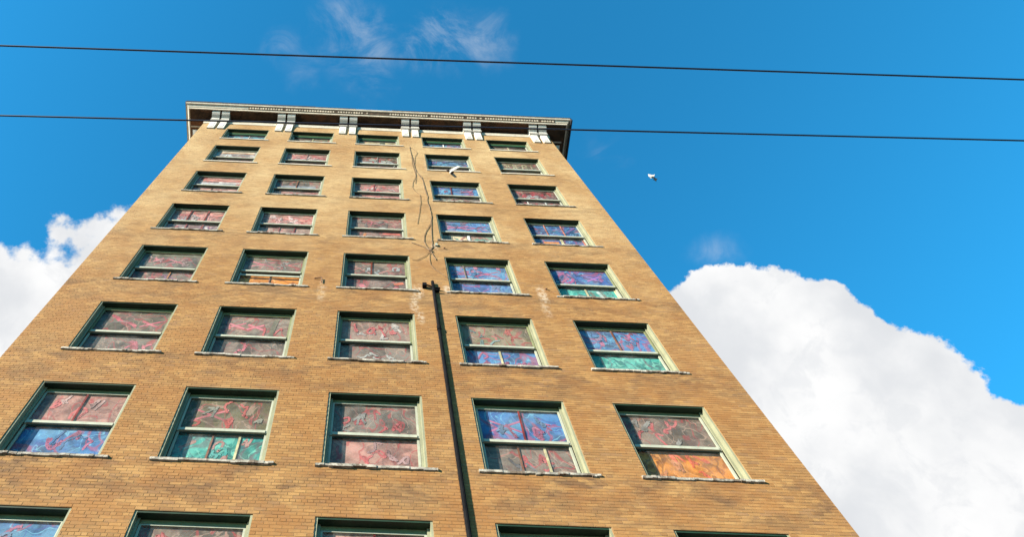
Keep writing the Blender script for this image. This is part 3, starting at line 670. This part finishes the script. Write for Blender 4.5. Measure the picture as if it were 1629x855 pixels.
for x in prs:
    for q in (0, .50):
        if b0 is None: b0 = bracket(x + q); xb0 = x
        else:
            o = b0.copy(); C.objects.link(o); o.parent = cor; o.location.x = x + q - xb0
# side brackets on both return walls
def side_bracket(side, y, wdt=.36):
    a = MB(); xw = XL if side < 0 else XR
    f_ = lambda a_, p_, z_: (xw + side * p_ * 1.45, a_, z_ + ZT)
    a.prism(CONS, y, y + wdt, f_); a.prism(MLD, y - .02, y + wdt + .02, f_); a.prism(LEG, y + .03, y + wdt - .03, f_)
    return part(a, 'bracket', m_white, cor, fix=True)
for side in (-1, 1):
    bb = side_bracket(side, .55)
    for y in (1.05, 4.0, 4.5, 7.5, 8.0, 11.0, 11.5, 14.5, 15.0):
        o = bb.copy(); C.objects.link(o); o.parent = cor; o.location.y = y - .55

# --- iron pipe that starts half way up the front
pt = at_plane_y(689, 457, -.07); xp = pt.x
s = MB(); s.tube([(xp, -.054, pt.z), (xp + .005, -.054, 20), (xp, -.054, 12), (xp, -.054, .3)], .048, 10); s.tube([(xp, -.061, pt.z - 2.1), (xp, -.061, pt.z - 2.25)], .060, 10)
pp = part(s, 'iron_pipe', m_pipe, smooth=False); part.base[pp.name] = (0, 0, 0)
pp['label'] = 'black iron pipe running down the brick front'
s = MB(); s.tube([(xp - .02, -.06, pt.z + .02), (xp - .24, -.10, pt.z + .08)], .025, 6); s.box(xp - .31, xp - .19, -.13, .0, pt.z + .0, pt.z + .15)
part(s, 'junction_box', m_pipe, pp)
s = MB(); s.box(xp - .02, xp + .20, -.10, -.01, pt.z - .08, pt.z - .05); s.box(xp - .02, xp + .17, -.11, -.01, pt.z - .22, pt.z - .19); part(s, 'pipe_clamp', m_pipe, pp)
# a small iron hook
hx, hz = fxz(501, 444)
s = MB(); s.tube([(hx, -.03, hz), (hx + .20, -.05, hz), (hx + .22, -.04, hz - .25)], .018, 5); s.tube([(hx, .01, hz), (hx, -.03, hz)], .018, 5)
part(s, 'wall_hook', mat('rusty_iron', (.10, .05, .03), .8, .3, 5), B)
for (px, py) in ((868, 461), (706, 396), (1010, 478)):
    hx, hz = fxz(px, py); s = MB(); s.tube([(hx, .01, hz), (hx + .01, -.03, hz), (hx + .03, -.05, hz - .03)], .022, 7); part(s, 'rusty_anchor', mat('rusty_iron', (.10, .05, .03)), B)

# ------------------------------------------------------------------ loose cables on the front
def fpts(lst, y=-.018):
    out = []
    for k in range(len(lst) - 1):
        for q in range(4):
            f_ = q / 4; x = lst[k][0] * (1 - f_) + lst[k + 1][0] * f_; yy = lst[k][1] * (1 - f_) + lst[k + 1][1] * f_
            out.append(at_plane_y(x + rnd.uniform(-.35, .35), yy, y - rnd.uniform(0, .008)))
    out.append(at_plane_y(*lst[-1], y)); return out
KN = (684.5, 399)
runs = [[(651.5, 233), (653, 242), (657, 254), (660, 268), (663, 274), (671, 282), (674, 292), (677, 302), (680, 312), (680, 322), (684, 332), (686.5, 344), (685, 356), (680, 364), (675, 375), (675, 385), (680, 394), KN],
        [(652, 235), (656, 236), (661, 240), (664, 243), (660, 249), (659, 258), (660, 266)],
        [(660, 268), (662, 280), (657, 289), (656, 298), (660, 304), (668, 310), (669, 322), (668, 332), (666, 343), (664, 356)],
        [(663, 274), (672, 286), (675, 300), (678, 310)],
        [(654, 244), (656, 262), (662, 282), (661, 292)],
        [(686.5, 344), (686, 358), (686.5, 372), (687.5, 384), (688, 392), KN],
        [KN, (692, 390), (696, 384)],
        [KN, (672, 392), (660, 388), (655, 386)],
        [KN, (690, 408), (694, 414)],
        [KN, (683, 408), (684, 420), (692, 429), (704, 437), (712, 442)],
        [KN, (676, 408), (664, 414), (656, 414)]]
cb = empty('wall_cable', tuple(at_plane_y(*KN, -.03)))
tag(cb, 'tangle of old brown cables hanging loose down the brick between two window columns', 'cable')
for i, rn in enumerate(runs):
    s = MB(); s.tube(fpts(rn), .0115 if i in (0, 5) else (.008 if i not in (7, 8) else .015), 5)
    s.v = [(x - cb.location.x, y - cb.location.y, z - cb.location.z) for x, y, z in s.v]
    s.build('cable_strand', m_cable, cb)
p = at_plane_y(*KN, -.03); s = MB()
s.tube([(-.06, -.0, .05), (-.01, -.03, .0), (.05, -.02, -.06)], [.018, .03, .016], 6); s.tube([(.05, -.01, .05), (0, -.02, 0), (-.04, 0, -.05)], .014, 6); s.build('cable_knot', m_cable, cb)
p = at_plane_y(694, 389, -.03); s = MB(); s.box(p.x - cb.location.x - .04, p.x - cb.location.x + .04, -.03, .03, p.z - cb.location.z - .12, p.z - cb.location.z + .04); s.build('cable_clip', m_sash, cb)

# ------------------------------------------------------------------ overhead wires above the street
for nm, a_, b_, Z, rad, lab in (('upper', (0, 72.5), (1200, 112.5), 8.6, .0095, 'black overhead wire crossing open sky above the cornice'),
                                ('lower', (0, 184), (1200, 213.5), 8.2, .0088, 'black overhead wire passing in front of the cornice brackets')):
    A = at_height(*a_, Z); Bp = at_height(*b_, Z); dv = (Bp - A).normalized(); M0 = (A + Bp) / 2
    M0 = Vector((M0.x, M0.y, 0)); dv = Vector((dv.x, dv.y, 0)).normalized()
    s = MB(); pts = []
    for k in range(-20, 21):
        t_ = k * 2.0; pts.append((dv.x * t_, dv.y * t_, Z + .00012 * t_ * t_))
    s.tube(pts, rad, 8); o = s.build('overhead_wire', m_wire, None, loc=(M0.x, M0.y, 0)); tag(o, lab, 'wire', 'overhead wires above the street')

# ------------------------------------------------------------------ birds
def skin_body(name, chain, mat_, parent, sub=2):
    """body as one skinned surface; chain = [(co, rx, ry)]"""
    me = bpy.data.meshes.new(name); me.from_pydata([c_[0] for c_ in chain], [(i, i + 1) for i in range(len(chain) - 1)], [])
    o = bpy.data.objects.new(name, me); C.objects.link(o)
    md = o.modifiers.new('skin', 'SKIN'); sk = me.skin_vertices[0].data if me.skin_vertices else None
    if sk is None:
        import bmesh
        bm = bmesh.new(); bm.from_mesh(me); ly = bm.verts.layers.skin.verify(); bm.to_mesh(me); bm.free(); sk = me.skin_vertices[0].data
    for i, c_ in enumerate(chain): sk[i].radius = (c_[1], c_[2])
    sk[len(chain) // 2].use_root = True
    o.modifiers.new('sub', 'SUBSURF').levels = sub; o.modifiers['sub'].render_levels = sub
    me.materials.append(mat_); o.parent = parent; return o
def wing(name, root, elbow, wrist, tip, chord, mat_, parent, n_feath=9):
    """arm with separate overlapping flight feathers"""
    mb = MB(); root, elbow, wrist, tip, chord = map(Vector, (root, elbow, wrist, tip, chord))
    path = [root, elbow, wrist, tip]
    def P(t_):
        t_ *= 3; i = min(int(t_), 2); return path[i].lerp(path[i + 1], t_ - i)
    nrm = (elbow - root).cross(chord).normalized()
    mb.tube([P(t_) + chord * .02 for t_ in (0, .2, .4, .6, .8, 1)], [.022, .02, .016, .012, .008, .003], 6)
    for k in range(n_feath + 1):
        t0, t1 = k / (n_feath + 1), min(1, (k + 1.35) / (n_feath + 1)); f0 = P(t0); f1 = P(t1)
        q = 1 - .35 * t0 ** 2; out = (tip - wrist) * max(0, t0 - .45) * 1.1
        e0 = f0 + chord * q * .94 + out; e1 = f1 + chord * q + out * 1.1
        off = nrm * (.002 * (k % 2) + .001)
        top = [f0 + off, f1 + off, e1 + off, (e0 + e1) / 2 + chord * .05 + off, e0 + off]; bot = [v - nrm * .004 for v in top]
        i = len(mb.v); mb.v += [tuple(v) for v in top + bot]
        mb.f += [[i, i + 1, i + 2, i + 3, i + 4], [i + 9, i + 8, i + 7, i + 6, i + 5]] + [[i + a_, i + 5 + a_, i + 5 + (a_ + 1) % 5, i + (a_ + 1) % 5] for a_ in range(5)]
        mb.mi += [0] * 7
    return mb.build(name, mat_, parent)
m_bw = mat('white_feathers', (.24, .24, .235), .7, .06, 12); m_bd = mat('dark_feathers', (.06, .045, .04), .7, .3, 10)
m_bb = mat('shaded_brown_feathers', (.34, .24, .16), .7, .35, 14); m_beak = mat('beak', (.3, .16, .08), .5, .1, 9)  # brown and dark sets also paint a wing's shade into its feathers
def bird(px, py, depth, sc_, right_, up_, lab, bodym, lwm, rwm, lw, rw, head=(-.17, .02), tail=(.17, -.02)):
    """bird's own axes: a = picture-right, b = picture-up, c = towards the viewer, at its real place in the air"""
    o = empty('bird', tuple(at_depth(px, py, depth)))
    tag(o, lab, 'bird')
    hx, hy = head; tx, ty = tail
    bod = skin_body('body', [((tx, ty, 0), .012, .02), ((tx * .45, ty * .45, 0), .042, .045), ((0, 0, 0), .062, .06), ((hx * .5, hy * .5, 0), .05, .05), ((hx * .8, hy * .8 + .01, .01), .03, .03), ((hx, hy + .015, .01), .034, .034), ((hx * 1.18, hy, .01), .012, .012)], bodym, o)
    mb = MB(); d_ = Vector((hx, hy, 0)).normalized(); b0_ = Vector((hx * 1.2, hy, .01)); mb.tube([b0_, b0_ + d_ * .035], [.009, .002], 6); mb.build('beak', m_beak, o)
    mb = MB()
    tv = Vector((tx, ty, 0)); td = tv.normalized(); pn = Vector((-td.y, td.x, 0))
    for k in range(-3, 4):
        a_ = tv * .8; e = tv + td * .13 + pn * .022 * k; w_ = pn * .012; z_ = Vector((0, 0, .003 * abs(k)))
        i = len(mb.v); q = [a_ - w_ * .5 + z_, a_ + w_ * .5 + z_, e + w_ + z_, e - w_ + z_]; q2 = [v + Vector((0, 0, .004)) for v in q]
        mb.v += [tuple(v) for v in q + q2]; mb.f += [[i + 3, i + 2, i + 1, i], [i + 4, i + 5, i + 6, i + 7]] + [[i + a2, i + (a2 + 1) % 4, i + 4 + (a2 + 1) % 4, i + 4 + a2] for a2 in range(4)]; mb.mi += [0] * 6
    mb.build('tail', bodym, o)
    wing('wing', *lw, lwm, o); wing('wing', *rw, rwm, o)
    for e_, sgn in ((1, 1), (2, -1)):
        mb = MB(); c0 = Vector((hx * 1.05, hy + .022, .01 + .028 * sgn)); mb.tube([c0 - Vector((0, 0, .004 * sgn)), c0 + Vector((0, 0, .004 * sgn))], .006, 6); mb.build('eye', m_pipe, o)
    o.matrix_world = Matrix.LocRotScale(at_depth(px, py, depth), Matrix((right_, up_, right_.cross(up_))).transposed().to_quaternion(), Vector((sc_,) * 3))
    return o
# wing blades are tilted so that their broad side catches the low sun from the left
def blade(sx, sy, ch, lit=True, L=.42):
    n_ = Vector((-.6, .45, .6)).normalized() if lit else Vector((.75, -.1, .6)).normalized()
    sp_ = Vector((sx, sy, -(n_.x * sx + n_.y * sy) / n_.z)); sp_ *= L / math.hypot(sx, sy)
    c_ = n_.cross(sp_).normalized() * ch
    return sp_, c_
def wg(root, sx, sy, ch, lit, L, flip=1):
    sp_, c_ = blade(sx, sy, ch, lit, L); root = Vector(root)
    return (root, root + sp_ * .25 - c_ * .25 * flip, root + sp_ * .5 - c_ * .2 * flip, root + sp_, c_ * flip)
bird(1039, 282, 27, 0.85, rt, up, 'small white bird gliding alone against blue sky right of the building', m_bw, m_bw, m_bd,
     wg((.02, .0, .03), -.9, .15, .15, True, .17, -1), wg((.04, -.02, -.02), .85, -.3, .13, False, .24, -1), head=(-.11, -.01), tail=(.06, -.05))
bird(715, 272, 15.5, 0.56, rt, up, 'dark bird with one raised sunlit white wing flying past a blue boarded window', m_bd, m_bw, m_bb,
     wg((-.02, .0, .03), .82, .52, .14, True, .38, -1), wg((.0, -.03, 0), .75, -.72, .13, False, .36, 1), head=(-.11, -.0), tail=(.04, -.03))
